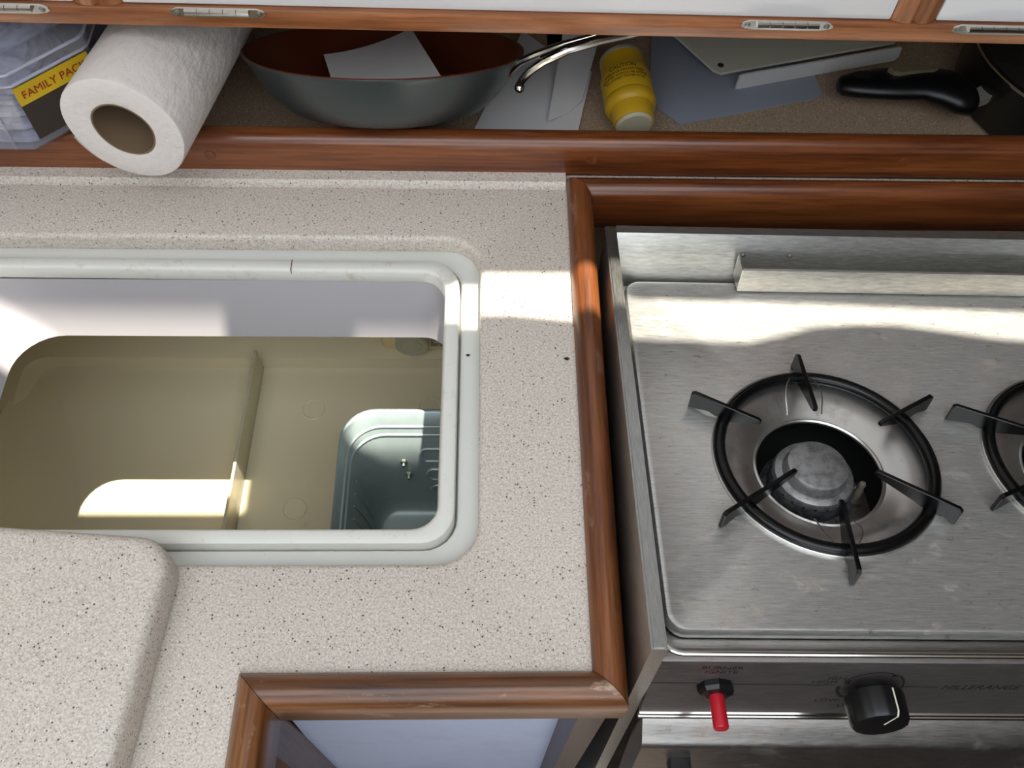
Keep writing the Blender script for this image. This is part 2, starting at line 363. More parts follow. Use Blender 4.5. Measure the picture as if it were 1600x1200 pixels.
# evaporator bin
ev = empty('evaporator_bin', (-.06, .33, FZ)); tag(ev, 'grey-blue aluminium evaporator bin inside the ice box', 'evaporator')
def el(i, z, r): return rrect(-.1395+i*.5, .026-i*.3, .215+i*.3, .4225-i, r, z, 8)
bm = B(); loft(bm, [el(-.0015, -.203, .034), el(-.0012, -.2005, .034), el(.0005, -.200, .034), el(.003, -.2015, .033), el(.014, -.2120, .032), el(.029, -.2320, .031), el(.043, -.265, .028), el(.050, -.296, .024), el(.058, -.306, .02), el(.066, -.3070, .016)], False, True)
loft(bm, [el(-.0015, -.203, .034), el(.004, -.255, .032), el(.012, -.3450, .03)], False, True)
bmesh.ops.remove_doubles(bm, verts=bm.verts[:], dist=1e-6)
pl(obj('shell', bm, EVAP, None, True, 60), ev)
INS = [(-.2015, .003), (-.2120, .014), (-.2320, .029), (-.265, .043), (-.296, .050), (-.306, .058)]
def ins(z):
    for (za, ia), (zb, ib_) in zip(INS, INS[1:]):
        if za >= z >= zb: return ia+(ib_-ia)*(za-z)/(za-zb)
    return .05
for zz in (-.2105, -.2170):
    lp = el(ins(zz)+.0003, zz, .0318)[4:24]
    bm = B(); tube(bm, lp, .0015, 8); pl(obj('embossed_channel', bm, EVAP), ev)
yb = lambda z: .4225-ins(z)-.0003
for za, zb, x0 in ((-.2290, -.2420, -.066), (-.2520, -.2640, -.060), (-.2730, -.2830, -.056)):
    pth = [(.008, yb(za), za), (x0+.005, yb(za), za)] + [(x0+.005-.0060*math.sin(R(a)), yb((za+zb)/2+(za-zb)/2*math.cos(R(a))), (za+zb)/2+(za-zb)/2*math.cos(R(a))) for a in range(20, 170, 20)] + [(x0+.005, yb(zb), zb), (.008, yb(zb), zb)]
    bm = B(); tube(bm, pth, .0016, 8); pl(obj('embossed_channel', bm, EVAP), ev)
for k in range(7):
    y0 = .362-.0125*k; xx = lambda z: -.1395+ins(z)*.5+.0004
    bm = B(); tube(bm, [(xx(-.2300), y0, -.2300), (xx(-.262), y0, -.262), (xx(-.290), y0, -.290)], .0011, 8); pl(obj('embossed_channel', bm, EVAP), ev)
for bxp, bz in ((-.083, -.2420), (-.079, -.2570)):
    Mx = Matrix.Translation((bxp, yb(bz)-.0002, bz)) @ Matrix.Rotation(R(75), 4, 'X')
    bm = B(); lathe(bm, [(.0036, 0), (.0036, .0022), (.0026, .003), (.0016, .0032), (.0016, .007), (.0001, .0072)], 6, Mx); pl(obj('bolt', bm, CHROME, None, False), ev)

ev.location += Vector((.004, -.0105, .0158))

# jug on the back step
jg = empty('jug', (-.075, .575, -.3075)); tag(jg, 'cream plastic jug with grey cap lying at the back of the ice box', 'jug')
bm = B(); loft(bm, [ll(-.118, -.004, .5595, .594, .008, -.3062), ll(-.120, -.002, .5575, .595, .009, -.300), ll(-.120, -.002, .5575, .595, .009, -.250), ll(-.110, -.012, .563, .590, .009, -.240)], True, True); pl(obj('body', bm, JUG), jg)
bm = B(); box(bm, -.134, -.116, .566, .588, -.300, -.262, .005, 3); pl(obj('grip', bm, JUG), jg)
Mx = Matrix.Translation((-.0830, .5577, -.2840)) @ Matrix.Rotation(R(90), 4, 'X')
bm = B(); lathe(bm, [(.0190, 0), (.0190, .009), (.0182, .0105), (.0136, .0105), (.0132, .0096), (.0114, .0096), (.0110, .0105), (.0001, .0105)], 28, Mx); pl(obj('cap', bm, JCAP), jg)
pl(bx('label', -.0640, -.006, .5568, .5573, -.2985, -.262, plain('jug_label', (206, 198, 168), .6)), jg)
for t, z in (('Ann', -.2865), ('Barba', -.2955)):
    lettering('lettering', t, .0115, Matrix.Translation((-.0628, .5566, z)) @ Matrix.Rotation(R(90), 4, 'X'), PRINT, None, 'LEFT', .62, 0).parent = jg
for c in jg.children:
    if c.name.startswith('lettering'): c.matrix_parent_inverse = jg.matrix_basis.inverted()

# lid
ld = empty('hatch_lid', (-.1925, .2035, 0), (0, 0, R(-4.3))); tag(ld, 'loose speckled solid-surface hatch lid lying on the counter at lower left', 'lid')
bm = B(); LW = (-.42, 0, -.36, 0, .022)
ladd = lambda e, z: rrect(LW[0]+e, LW[1]-e, LW[2]+e, LW[3]-e, LW[4]-e*.5, z, 8)
loft(bm, [ladd(.004, .0002), ladd(.001, .0015), ladd(0, .005), ladd(0, .023), ladd(.0008, .0262), ladd(.003, .0288), ladd(.006, .0298), ladd(.010, .030)], True, True)
obj('lid_slab', bm, CORIAN, ld)

# crumbs
for x, y, r, on in ((.0595, .353, .0016, 'counter'), (-.0138, .366, .0013, 'rim')):
    bm = B(); bmesh.ops.create_icosphere(bm, subdivisions=2, radius=r)
    for v in bm.verts: v.co = Vector((x+v.co.x*1.2*(1+.3*math.sin(v.co.y*3000)), y+v.co.y*.8, (0 if on == 'counter' else -.0161)+r*.5+v.co.z*.5))
    tag(obj('crumb', bm, SPECK), 'tiny brown crumb on the countertop near the teak edging' if on == 'counter' else 'dark speck of dirt on the white ice box rim', 'crumb')

# ------------------------------------------------------------------ shelf behind the counter
SZ = -.036
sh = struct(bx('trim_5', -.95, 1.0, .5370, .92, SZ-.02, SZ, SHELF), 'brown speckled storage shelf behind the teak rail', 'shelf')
rl = empty('shelf_rail', (0, .545, 0)); tag(rl, 'long varnished teak rail along the front of the storage shelf', 'rail')
bm = B()
rp = [(.5370, .0005), (.5352, .003), (.5350, .028), (.5356, .0325), (.5376, .0365), (.5410, .0385), (.5480, .0388), (.5510, .0372), (.5520, .034), (.5520, SZ+.0005), (.5370, SZ+.0005)]
loft(bm, [[(-.95, y, z) for y, z in rp], [(1.0, y, z) for y, z in rp]], True, True)
pl(obj('board', bm, WX), rl)
for x, z in ((-.2256, .0205), (.0863, .0200), (.3467, .021)):
    bm = B(); lathe(bm, [(.0048, 0), (.0047, .0006), (.0001, .0007)], 20, Matrix.Translation((x, .5351, z)) @ Matrix.Rotation(R(90), 4, 'X')); pl(obj('wood_plug', bm, WZ), rl)

# ------------------------------------------------------------------ upper cabinet
uc = empty('upper_cabinet', (0, .535, .1420), (0, R(.42), 0)); tag(uc, 'upper galley cabinet with white doors framed in teak', 'cabinet')
def up_box(name, x0, x1, y0, y1, z0, z1, m, bev=.0): return bx(name, x0, x1, y0, y1, z0, z1, m, uc, bev)
up_box('bottom_rail', -.95, 1.0, 0, .022, 0, .0150, WCAB, .0012)
up_box('bottom_panel', -.95, 1.0, .0225, .378, .001, .010, WDARK)
up_box('top_rail', -.95, 1.0, 0, .022, .851, .88, WCAB)
for xa, xb in ((-.2815, -.2495), (.2835, .3150), (-.95, -.92), (.80, .832)):
    bm = B(); prof = [(xa, .022), (xa, .004), (xa+.006, .0005), ((xa+xb)/2-.003, 0), ((xa+xb)/2, .003), ((xa+xb)/2+.003, 0), (xb-.006, .0005), (xb, .004), (xb, .022)]
    loft(bm, [[(x, y, .0152) for x, y in prof], [(x, y, .8508) for x, y in prof]], True, True); obj('stile', bm, m_wood('stile_teak_%d' % int(xa*1000), 'z', ((104, 58, 30), (140, 86, 50), (164, 108, 68))), uc)
dz = [(-.9195, -.2820), (-.2490, .2830), (.3155, .7995)]
for xa, xb in dz[:2]: up_box('door', xa, xb, .0035, .016, .0156, .850, LAM, .0012)
up_box('door', dz[2][0], dz[2][1], .0035, .016, .0156, .0560, LAM, .0012)
up_box('dark_reflection_panel', dz[2][0], dz[2][1], .0035, .016, .0564, .850, WDARK, .0012)  # dark panel added out of view to darken the stove's reflection
def hinge(xc, L=.066):
    bm = B(); pts = [(-L/2+.006, 0), (-L/2+.001, -.002), (-L/2, -.0040), (-L/2+.003, -.0058), (-L/2+.010, -.0068), (L/2-.010, -.0068), (L/2-.003, -.0058), (L/2, -.0040), (L/2-.001, -.002), (L/2-.006, 0)]
    loft(bm, [[(xc+x, -.0016, .0158+z) for x, z in pts], [(xc+x, -.0001, .0158+z) for x, z in pts]], True, True)
    h = obj('hinge', bm, CHROME, uc)
    for k in range(5):
        a = xc-.022+k*.0088; bm = B(); tube(bm, [(a+.0002, -.0030, .0142), (a+.0086, -.0030, .0142)], .0022, 10); obj('knuckle', bm, CHROME, h)
    for s in (-1, 1):
        bm = B(); lathe(bm, [(.0022, 0), (.0018, .0008), (.0001, .001)], 10, Matrix.Translation((xc+s*.028, -.0016, .0126)) @ Matrix.Rotation(R(90), 4, 'X')); obj('hinge_screw', bm, STEELD, h)
for xc in (-.331, -.185, .2098, .360): hinge(xc)

# ------------------------------------------------------------------ stove
SX = .462
st = empty('gimballed_stove', (.0945, .4736, .010), (R(-10), 0, R(-.7))); tag(st, 'stained stainless steel two-burner galley stove tilted in its recess', 'stove')
def sobj(n, bm, m, p=None, sm=True, a=35): return obj(n, bm, m, p or st, sm, a)
# side plates with folded top strip
for k, (xa, xb) in enumerate(((0, .009), (SX-.009, SX))):
    bm = B(); pf = [(0, 0), (-.3565, 0), (-.322, -.33), (-.300, -.42), (0, -.42)]
    loft(bm, [[(xa, y, z) for y, z in pf], [(xb, y, z) for y, z in pf]], True, True)
    bmesh.ops.bevel(bm, geom=[e for e in bm.edges if abs(e.verts[0].co.z) < 1e-6 and abs(e.verts[1].co.z) < 1e-6], offset=.0012, segments=2, affect='EDGES')
    sobj('side_plate', bm, STEELY)
bm = B(); pf = [(0, -.4), (0, 0), (-.0085, 0), (-.0088, -.0008), (-.0215, -.0345), (-.0215, -.050), (-.018, -.05), (-.006, -.004), (-.004, -.4)]
loft(bm, [[(.0092, y, z) for y, z in pf], [(SX-.0092, y, z) for y, z in pf]], True, True); sobj('backsplash', bm, STEEL)
sobj('tray', box(B(), .0092, SX-.0092, -.3455, -.0225, -.062, -.0605), STEELD) if False else None
# flue channel
bm = B()
fp = [(-.0165, -.0135), (-.0345, -.0125), (-.0362, -.0132), (-.0400, -.0318), (-.0390, -.0330), (-.0240, -.0335)]
rr = [[(x, y, z) for y, z in fp] for x in (.1065, .115, .30, SX-.11)]
loft(bm, [rr[0], rr[-1]], False, False, closed=False)
box(bm, .1065, .1078, -.0388, -.0195, -.0325, -.0105, .0005)
box(bm, SX-.1113, SX-.11, -.0388, -.0195, -.0325, -.0105, .0005)
bmesh.ops.delete(bm, geom=[f for f in bm.faces if len(f.verts) == 4 and f.calc_center_median().y > -.034 and f.calc_center_median().z > -.0135 and f.calc_area() > .003], context='FACES')
sobj('flue_cover', bm, STEEL)
for x in (.112, .150):
    bm = B(); lathe(bm, [(.002, 0), (.0016, .0012), (.0001, .0014)], 10, Matrix.Translation((x, -.0155, -.0150)) @ Matrix.Rotation(R(70), 4, 'X')); sobj('rivet', bm, STEELD)
# cooktop panel with burner holes
BC = [(.1398, -.2035), (SX-.1398+.007, -.2035)]
HP = -.035
pr = lambda e, z: rrect(.0168+e, SX-.0168-e, -.3300+e, -.0262-e, .012-e*.3, z, 5)
loops = [pr(.005, HP)] + [circle(cx, cy, .0772, HP, 64) for cx, cy in BC]
bm = fill_holes(loops)
loft(bm, [pr(.005, HP), pr(.0032, HP+.0006), pr(.0016, HP+.0002), pr(.0004, HP-.002), pr(0, HP-.005), pr(.0008, HP-.009)])
bmesh.ops.remove_doubles(bm, verts=bm.verts[:], dist=1e-6)
sobj('cooktop', bm, STEELP, None, True, 30)
bx('under_tray', .0095, SX-.0095, -.3440, -.0225, -.0475, -.0465, STEELD, st) if False else None
bm = B(); loft(bm, [rrect(.0095, SX-.0095, -.3462, -.0222, .004, -.0450), rrect(.020, SX-.020, -.3265, -.030, .004, -.0455)]); sobj('channel', bm, STEELD)
# rim bead around the front
pth = [(.0122, -.300, -.0330), (.0122, -.332, -.0330)] + [(.0242-.012*math.cos(R(a)), -.332-.0120*math.sin(R(a)), -.0330) for a in range(15, 90, 15)] + [(.0242, -.3442, -.0330), (SX-.0242, -.3442, -.0330)] + [(SX-.0242+.012*math.sin(R(a)), -.332-.012*math.cos(R(a)), -.033) for a in range(15, 90, 15)] + [(SX-.0122, -.300, -.033)]
bm = B(); tube(bm, pth, .0017, 10); sobj('front_bead', bm, CHROME)
# control panel and lips
bm = B(); pf = [(-.3440, -.0346), (-.3475, -.0362), (-.3482, -.039), (-.3482, -.1125), (-.340, -.1125), (-.340, -.0346)]
loft(bm, [[(.0094, y, z) for y, z in pf], [(SX-.0094, y, z) for y, z in pf]], True, True); cp = sobj('control_panel', bm, m_steel('panel_steel', (132, 124, 122), .42, metal=.85))
for z in (-.1142, -.1196):
    bm = B(); tube(bm, [(.0094, -.3480, z), (SX-.0094, -.3480, z)], .0019, 8); sobj('lip_bead', bm, CHROME)
bm = B(); pf = [(-.340, -.1212), (-.3470, -.1214), (-.3490, -.1222), (-.3595, -.1318), (-.3618, -.1350), (-.3624, -.1395), (-.352, -.40), (-.340, -.40)]
loft(bm, [[(.0125, y, z) for y, z in pf], [(.0105+.004, y, z) for y, z in pf], [(SX-.0145, y, z) for y, z in pf], [(SX-.0125, y, z) for y, z in pf]], True, True); od = sobj('oven_door', bm, STEELD)
box_ = box(B(), .0345, .0485, -.3705, -.3600, -.172, -.158, .001); sobj('handle_bracket', box_, BLACK)
# markings on control panel (plane y=-.3482, facing -y)
YP = -.34828
def ptext(t, x, z, size, sx=1.0, align='CENTER', shear=0.): return lettering('lettering', t, size, Matrix.Translation((x, YP, z)) @ Matrix.Rotation(R(90), 4, 'X'), PRINT, cp, align, sx, shear)
ptext('BURNER', .0490, -.0452, .0058, 1.15); ptext('IGNITE', .0492, -.0510, .0058, 1.10)
ptext('IGN', .1265, -.0590, .0056, 1.15, 'RIGHT'); ptext('HIGH', .1225, -.0645, .0056, 1.15, 'RIGHT'); ptext('LOW', .1315, -.0925, .0056, 1.15, 'RIGHT'); ptext('LITE', .1330, -.1010, .0056, 1.15, 'LEFT')
ptext('HILLERANGE', .1885, -.0722, .0088, .95, 'LEFT', .25)
KC = (.1445, -.0690)
def strip(x0, x1, z, h=.0009): return sobj('printed_line', box(B(), x0, x1, YP-.00006, YP+.0001, z-h/2, z+h/2), PRINT, cp)
strip(.0100, .0385, -.0655); strip(.0600, .1220, -.0668); strip(.1640, .1865, -.0690); strip(.2400, .262, -.0700)
def arcband(a0, a1, r=.0193, wd=.0006):
    bm = B(); A = [(KC[0]+(r-wd)*math.cos(R(a)), YP-.00006, KC[1]+(r-wd)*1.08*math.sin(R(a))) for a in range(a0, a1+1, 6)]; Bq = [(KC[0]+(r+wd)*math.cos(R(a)), YP-.00006, KC[1]+(r+wd)*1.08*math.sin(R(a))) for a in range(a0, a1+1, 6)]
    loft(bm, [A, Bq], closed=False); return sobj('printed_arc', bm, PRINT, cp)
arcband(64, 160); arcband(-50, 46); arcband(178, 232, .0193, .0012)
bm = B(); q = [(.1525, -.0505), (.1600, -.0535), (.1520, -.0540)]; bm.faces.new([bm.verts.new((x, YP-.00008, z)) for x, z in q]); sobj('printed_arrow', bm, PRINT, cp)
bm = B(); q = [(.1262, -.0630), (.1300, -.0585), (.1300, -.0665)]; bm.faces.new([bm.verts.new((x, YP-.00008, z)) for x, z in q]); sobj('printed_arrow', bm, PRINT, cp)
# igniter
RX = Matrix.Rotation(R(90), 4, 'X')
bm = B(); lathe(bm, [(.0112, 0), (.0112, .0035), (.0100, .006), (.0066, .0066)], 8, Matrix.Translation((.0492, -.3482, -.0690)) @ RX, True, True); sobj('igniter_nut', bm, BLACK, None, False)
bm = B(); lathe(bm, [(.0046, 0), (.0046, .0190), (.0042, .0200), (.0001, .0202)], 24, Matrix.Translation((.0492, -.3545, -.0690)) @ RX); ob = sobj('igniter_button', bm, RED); ob['label'] = 'red push button'
# knob
Mk = Matrix.Translation((KC[0], -.3482, KC[1])) @ RX
bm = B(); lathe(bm, [(.0095, 0), (.0095, .006), (.0001, .006)], 24, Mk); sobj('knob_collar', bm, MATBLACK)
bm = B(); n = 64; prof = [(.0155, .005), (.0172, .0062), (.0174, .0085), (.0168, .0215), (.0158, .0235), (.0140, .0240), (.0001, .0240)]; rings = []
for r, z in prof: rings.append([Mk @ Vector(((r*(1+(.016 if (r > .0156 and k % 4 < 2) else 0)))*math.cos(2*PI*k/n), (r*(1+(.016 if (r > .0156 and k % 4 < 2) else 0)))*math.sin(2*PI*k/n), z)) for k in range(n)])
loft(bm, rings, True, False); kb = sobj('burner_knob', bm, BLACK); kb['label'] = 'black fluted knob with white pointer line'
bm = B(); ka = R(72); dr = Vector((math.cos(ka), math.sin(ka), 0)); pp = Vector((-dr.y, dr.x, 0))*.0006
pts = [dr*.003+Vector((0, 0, .02425)), dr*.0158+Vector((0, 0, .02395)), dr*.01765+Vector((0, 0, .0210)), dr*.01795+Vector((0, 0, .0075))]
loft(bm, [[Mk @ (p-pp) for p in pts], [Mk @ (p+pp) for p in pts]], closed=False); sobj('pointer_line', bm, WPAINT, kb)

def finger(rings_parent, ang, r0, r1):
    # flat enamelled bar on edge, bent profile: tall at outer end, tapering inward
    bm = B(); h = HP
    L = [(r1, h+.0008), (r1, h+.0150), (r1-.0022, h+.0168), (r0+.002, h+.0150), (r0, h+.0138), (r0, h+.0112), (r0+.004, h+.0098), (.062, h+.0050), (.066, h+.0022), (.0795, h+.0022), (.0815, h+.0040), (.0845, h+.0050), (r1-.004, h+.0012)]
    L = [(min(max(r, r0), r1), z) for r, z in L]
    t = .0016; loft(bm, [[(r, -t, z) for r, z in L], [(r, t, z) for r, z in L]], True, True)
    bmesh.ops.bevel(bm, geom=[e for e in bm.edges if abs(e.verts[0].co.y-e.verts[1].co.y) < 1e-7], offset=.0005, segments=1, affect='EDGES')
    M = Matrix.Translation((rings_parent[1][0], rings_parent[1][1], 0)) @ Matrix.Rotation(R(ang), 4, 'Z')
    bmesh.ops.transform(bm, matrix=M, verts=bm.verts)
    return obj('finger', bm, ENAM, rings_parent[0])
for bi, (cx, cy) in enumerate(BC):
    T = Matrix.Translation((cx, cy, 0))
    bm = B(); lathe(bm, [(.0772, HP), (.0768, HP+.0018), (.0755, HP+.0026), (.0742, HP+.0018), (.0735, HP-.0015), (.0725, HP-.0030), (.0670, HP-.0036), (.0610, HP-.0046), (.0545, HP-.0070), (.0485, HP-.0105), (.0455, HP-.0118), (.0442, HP-.0112), (.0432, HP-.0122), (.0430, HP-.0135), (.0436, HP-.0145)], 72, T); sobj('burner_bowl', bm, BOWL)
    bm = B(); lathe(bm, [(.0772, HP-.001), (.0772, HP-.055), (.0001, HP-.055)], 40, T); sobj('burner_well', bm, MATBLACK)
    bm = B(); tube(bm, circle(cx, cy, .0722, HP+.0030, 72), .0043, 12, True); gr = sobj('burner_grate', bm, ENAM)
    data = [(93, .0340, .0850), (152, .0480, .0990), (-146, .0320, .0975), (-93, .0410, .0955), (-34, .0320, .0890), (29, .0460, .0960)]
    if bi == 1: data = [(158, .042, .1010), (-156, .046, .0960), (-95, .041, .0955), (90, .040, .09)]
    for a, r0, r1 in data: finger((gr, (cx, cy)), a, r0, r1)
    for a0 in ((93, -93) if bi == 0 else ()):
        for s in (-1, 1):
            A = R(a0); pth = []
            for t in [k/10 for k in range(11)]:
                rad = .0755-.031*t; off = s*(.003+.0105*math.sin(PI*min(1, t*1.15)*.62)); zz = HP+.0045+.006*math.sin(PI*t)-.010*t
                pth.append((cx+rad*math.cos(A)-off*math.sin(A), cy+rad*math.sin(A)+off*math.cos(A), zz))
            bm = B(); tube(bm, pth, .0006, 6); obj('spring_clip', bm, STEELD, gr)
    # burner head, low in the well
    T2 = Matrix.Translation((cx-.0015, cy+.0015, 0))
    bm = B(); lathe(bm, [(.0315, -.0770), (.0335, -.0760), (.0335, -.0735), (.0318, -.0720), (.0292, -.0700), (.0288, -.0600), (.0282, -.0580)], 40, T2, True); hd = sobj('burner_base', bm, ALUD)
    bm = B(); lathe(bm, [(.0282, -.0585), (.0285, -.0560), (.0272, -.0530), (.0252, -.0518), (.0228, -.0512), (.0218, -.0490), (.0214, -.0450), (.0205, -.0430), (.0185, -.0421), (.0001, -.0418)], 48, T2); cap = sobj('burner_cap', bm, ALU)
    for k in range(22):
        a = 2*PI*k/22; bm = B(); bmesh.ops.create_icosphere(bm, subdivisions=1, radius=.0011)
        bmesh.ops.transform(bm, matrix=T2 @ Matrix.Translation((.0284*math.cos(a), .0284*math.sin(a), -.0568)), verts=bm.verts); obj('flame_port', bm, MATBLACK, cap)
    bx('mount_plate', cx+.014, cx+.042, cy-.030, cy+.010, -.0775, -.0765, STEELD, st)
    bm = B(); lathe(bm, [(.0030, -.0765), (.0030, -.062), (.0022, -.060), (.0022, -.0560), (.0026, -.0555), (.0020, -.0535), (.0001, -.0530)], 10, Matrix.Translation((cx+.0315, cy-.006, 0))); sobj('spark_electrode', bm, plain('ceramic_%d' % bi, (104, 96, 84), .5))
    bm = B(); lathe(bm, [(.0062, -.0765), (.0062, -.0715), (.0001, -.0712)], 6, Matrix.Translation((cx+.0315, cy-.006, 0))); sobj('electrode_nut', bm, STEELD, None, False)
    bm = B(); lathe(bm, [(.0036, -.0765), (.0034, -.0745), (.0015, -.0740), (.0001, -.0748)], 12, Matrix.Translation((cx+.0375, cy+.005, 0))); sobj('screw', bm, STEELD)
bx('base_pan', .0095, SX-.0095, -.340, -.006, -.100, -.098, MATBLACK, st)

# ------------------------------------------------------------------ things on the shelf
# paper towel roll
AX = Vector((math.sin(R(9.6)), math.cos(R(9.6)), -.055)).normalized()
C0 = Vector((-.2649, .4946, .0850)); Lr = .100
q = AX.to_track_quat('Z', 'Y'); pr_ = empty('paper_towel_roll', C0); pr_.rotation_mode = 'QUATERNION'; pr_.rotation_quaternion = q
tag(pr_, 'white paper towel roll resting across the teak rail', 'paper towel')
def wob(k, n, r, z): a = 2*PI*k/n; rr = r*(1+.012*math.sin(2*a+.6)+.006*math.sin(5*a)+.004*math.sin(3*a+z*40)); return (rr*math.cos(a), rr*math.sin(a), z)
bm = B(); n = 72
prof = [(.0232, .004), (.0232, .0005), (.025, 0), (.0425, 0), (.0440, .0006), (.0446, .0025), (.0446, .06), (.0447, .12), (.0446, .18), (.0446, Lr-.002), (.043, Lr), (.0232, Lr)]
loft(bm, [[wob(k, n, r, z) for k in range(n)] for r, z in prof])
mt, nt, b = newmat('quilted_paper'); b.inputs['Base Color'].default_value = s2l((216, 208, 202)); b.inputs['Roughness'].default_value = .95
bump(nt, b, noise(nt, coords(nt, (1, 1, .55)), 150, 3, .5), .8, .0022); obj('paper', bm, mt, pr_)
bm = B(); loft(bm, [[wob(k, n, r, z) for k in range(n)] for r, z in [(.0231, .0006), (.0224, .0002), (.0218, .0006), (.0218, Lr-.001), (.0231, Lr-.001)]]); obj('core', bm, CARD, pr_)
bm = B(); rows = []
for j in range(13):
    z = .001+j*(Lr-.002)/12; row = []
    for k in range(9):
        a = R(-8+k*5.5) if False else R(-52+k*4.2); rr = .0449+(.0010*(1-k/8) if False else .0009*(k/8)**2); row.append((rr*math.cos(a+q.to_euler().z*0), rr*math.sin(a), z))
    rows.append(row)
loft(bm, rows, closed=False); obj('loose_sheet', bm, mt, pr_)

# clear clamshell tub
tb = empty('plastic_tub', (-.38, .55, .0392)); tag(tb, 'clear plastic tub of wrapped utensils left of the paper towel roll', 'tub')
def oct_(x0, x1, y0, y1, c, z): return [(x0, y0, z), (x1-c, y0, z), (x1-c*.5, y0+c*.5, z), (x1, y0+c, z), (x1, y1, z), (x0, y1, z)]
bm = B(); loft(bm, [oct_(-.52, -.3160, .5200, .615, .034, .0394), oct_(-.52, -.3090, .5170, .62, .040, .043), oct_(-.52, -.2990, .5185, .625, .045, .100), oct_(-.52, -.2965, .5170, .627, .045, .1020), oct_(-.52, -.2965, .5170, .627, .045, .1045)], True, False); pl(obj('tub_body', bm, TUB), tb)
bm = B(); loft(bm, [oct_(-.52, -.2955, .5155, .628, .045, .1045), oct_(-.52, -.2955, .5155, .628, .045, .1150), oct_(-.52, -.2990, .5190, .625, .044, .1180), oct_(-.52, -.3080, .5290, .62, .042, .1195), oct_(-.52, -.3130, .534, .615, .040, .1300)], False, True); pl(obj('tub_lid', bm, TUB), tb)
for k in range(9):
    x = -.505+k*.0178; bm = B(); tube(bm, [(x, .5168, .0435), (x, .5172, .070), (x-.003, .5182, .098)], .0011, 6); pl(obj('rib', bm, TUB), tb)
for z in (.1050, .1145):
    bm = B(); tube(bm, [(-.52, .5156, z), (-.345, .5156, z), (-.3395, .5164, z), (-.2990, .5572, z), (-.2962, .564, z), (-.2962, .62, z)], .0013, 8); pl(obj('rim_edge', bm, TUBR), tb)
pkg = []
for k in range(5):
    z0 = .0435+k*.0118; bm = B(); x0, x1, y0, y1 = -.50, -.3440+.0005*k, .5235+.001*(k % 2), .605
    loft(bm, [rrect(x0+.006, x1-.006, y0+.005, y1-.005, .004, z0), rrect(x0, x1, y0, y1, .006, z0+.0035), rrect(x0, x1, y0, y1, .006, z0+.0078), rrect(x0+.006, x1-.006, y0+.005, y1-.005, .004, z0+.0112)], True, True)
    bmesh.ops.subdivide_edges(bm, edges=bm.edges[:], cuts=2)
    for v in bm.verts: v.co += Vector((.0, .0009*math.sin(v.co.x*260+k*2), .0012*math.sin(v.co.x*190+k+v.co.y*150)))
    o = obj('wrapped_packet', bm, WRAP); tag(o, ('bottom plastic-wrapped packet of the stack inside the clear tub', 'second plastic-wrapped packet from the bottom inside the clear tub', 'middle plastic-wrapped packet of the stack inside the clear tub', 'second plastic-wrapped packet from the top inside the clear tub', 'topmost crinkled plastic-wrapped packet inside the clear tub')[k], 'packet', 'wrapped packets in the clear tub')

# label on the chamfered corner
a, b_ = Vector((-.3430, .5200, 0)), Vector((-.3000, .5630, 0))
def lab(x): return a+(b_-a)*x
dn = Vector((.707, -.707, 0))*.0022
for nm, z0, z1, m_, e in (('label_yellow', .0840, .1000, LABY, .0), ('label_picture', .052, .0840, LABD, .0)):
    bm = B(); f0, f1 = lab(0)+dn, lab(1)+dn; loft(bm, [[(f0.x, f0.y, z0), (f1.x, f1.y, z0), (f1.x-.0004, f1.y+.0004, z0), (f0.x-.0004, f0.y+.0004, z0)], [(f0.x, f0.y, z1), (f1.x, f1.y, z1), (f1.x-.0004, f1.y+.0004, z1), (f0.x-.0004, f0.y+.0004, z1)]], True, True); pl(obj(nm, bm, m_), tb)
dv = (b_-a).normalized(); mid = lab(.5)+dn*1.3
Ml = Matrix(((dv.x, 0, dn.normalized().x, mid.x), (dv.y, 0, dn.normalized().y, mid.y), (0, 1, 0, .0890), (0, 0, 0, 1)))
t_ = lettering('lettering', 'FAMILY PACK', .0092, Ml, LABR, None, 'CENTER', .95); pl(t_, tb)

# frying pan, tipped back on the rail
pn = empty('frying_pan', (-.0868, .630, .0462), (R(-28), 0, 0)); tag(pn, 'grey frying pan with brown ceramic inside tipped back on the shelf', 'frying pan')
ro = [(.0001, -.0450), (.060, -.0450), (.074, -.0440), (.0860, -.0395), (.0990, -.0270), (.1090, -.0120), (.1150, -.0010), (.1178, .0030), (.1180, .0042)]
ri = [(.1180, .0042), (.1165, .0048), (.1150, .0042), (.1110, -.004), (.1050, -.0130), (.0950, -.0260), (.0830, -.0365), (.072, -.0408), (.060, -.0418), (.0001, -.0418)]
bm = B(); lathe(bm, ro, 80); obj('outer_shell', bm, GREYM, pn)
bm = B(); lathe(bm, ri, 80); obj('ceramic_lining', bm, COPPER, pn)
PMI = (Matrix.Translation(pn.location) @ pn.rotation_euler.to_matrix().to_4x4()).inverted()
HW = [(0.0214, 0.5915, 0.052), (0.0243, 0.5898, 0.06), (0.0302, 0.5872, 0.07), (0.0425, 0.5859, 0.08), (0.0621, 0.5861, 0.09), (0.0867, 0.5884, 0.097), (0.1196, 0.5959, 0.1)]
def hoff(p, off): return PMI @ (Vector(p)+Vector((-.5, .86, 0))*off)
bm = B()
for s_ in (-1, 1):
    tube(bm, [hoff(p, s_*k) for p, k in zip(HW, (.0085, .008, .007, .005, .0038, .0034, .0034))], .0032, 10)
tube(bm, [PMI @ Vector(p) for p in HW[3:]], [.003, .0046, .005, .0048], 12, False, .6)
obj('handle', bm, CHROME, pn)
for s_ in (-1, 1):
    bm = B(); bmesh.ops.create_uvsphere(bm, u_segments=12, v_segments=8, radius=.0042); bmesh.ops.translate(bm, verts=bm.verts, vec=hoff(HW[0], s_*.010)); obj('rivet', bm, CHROME, pn)

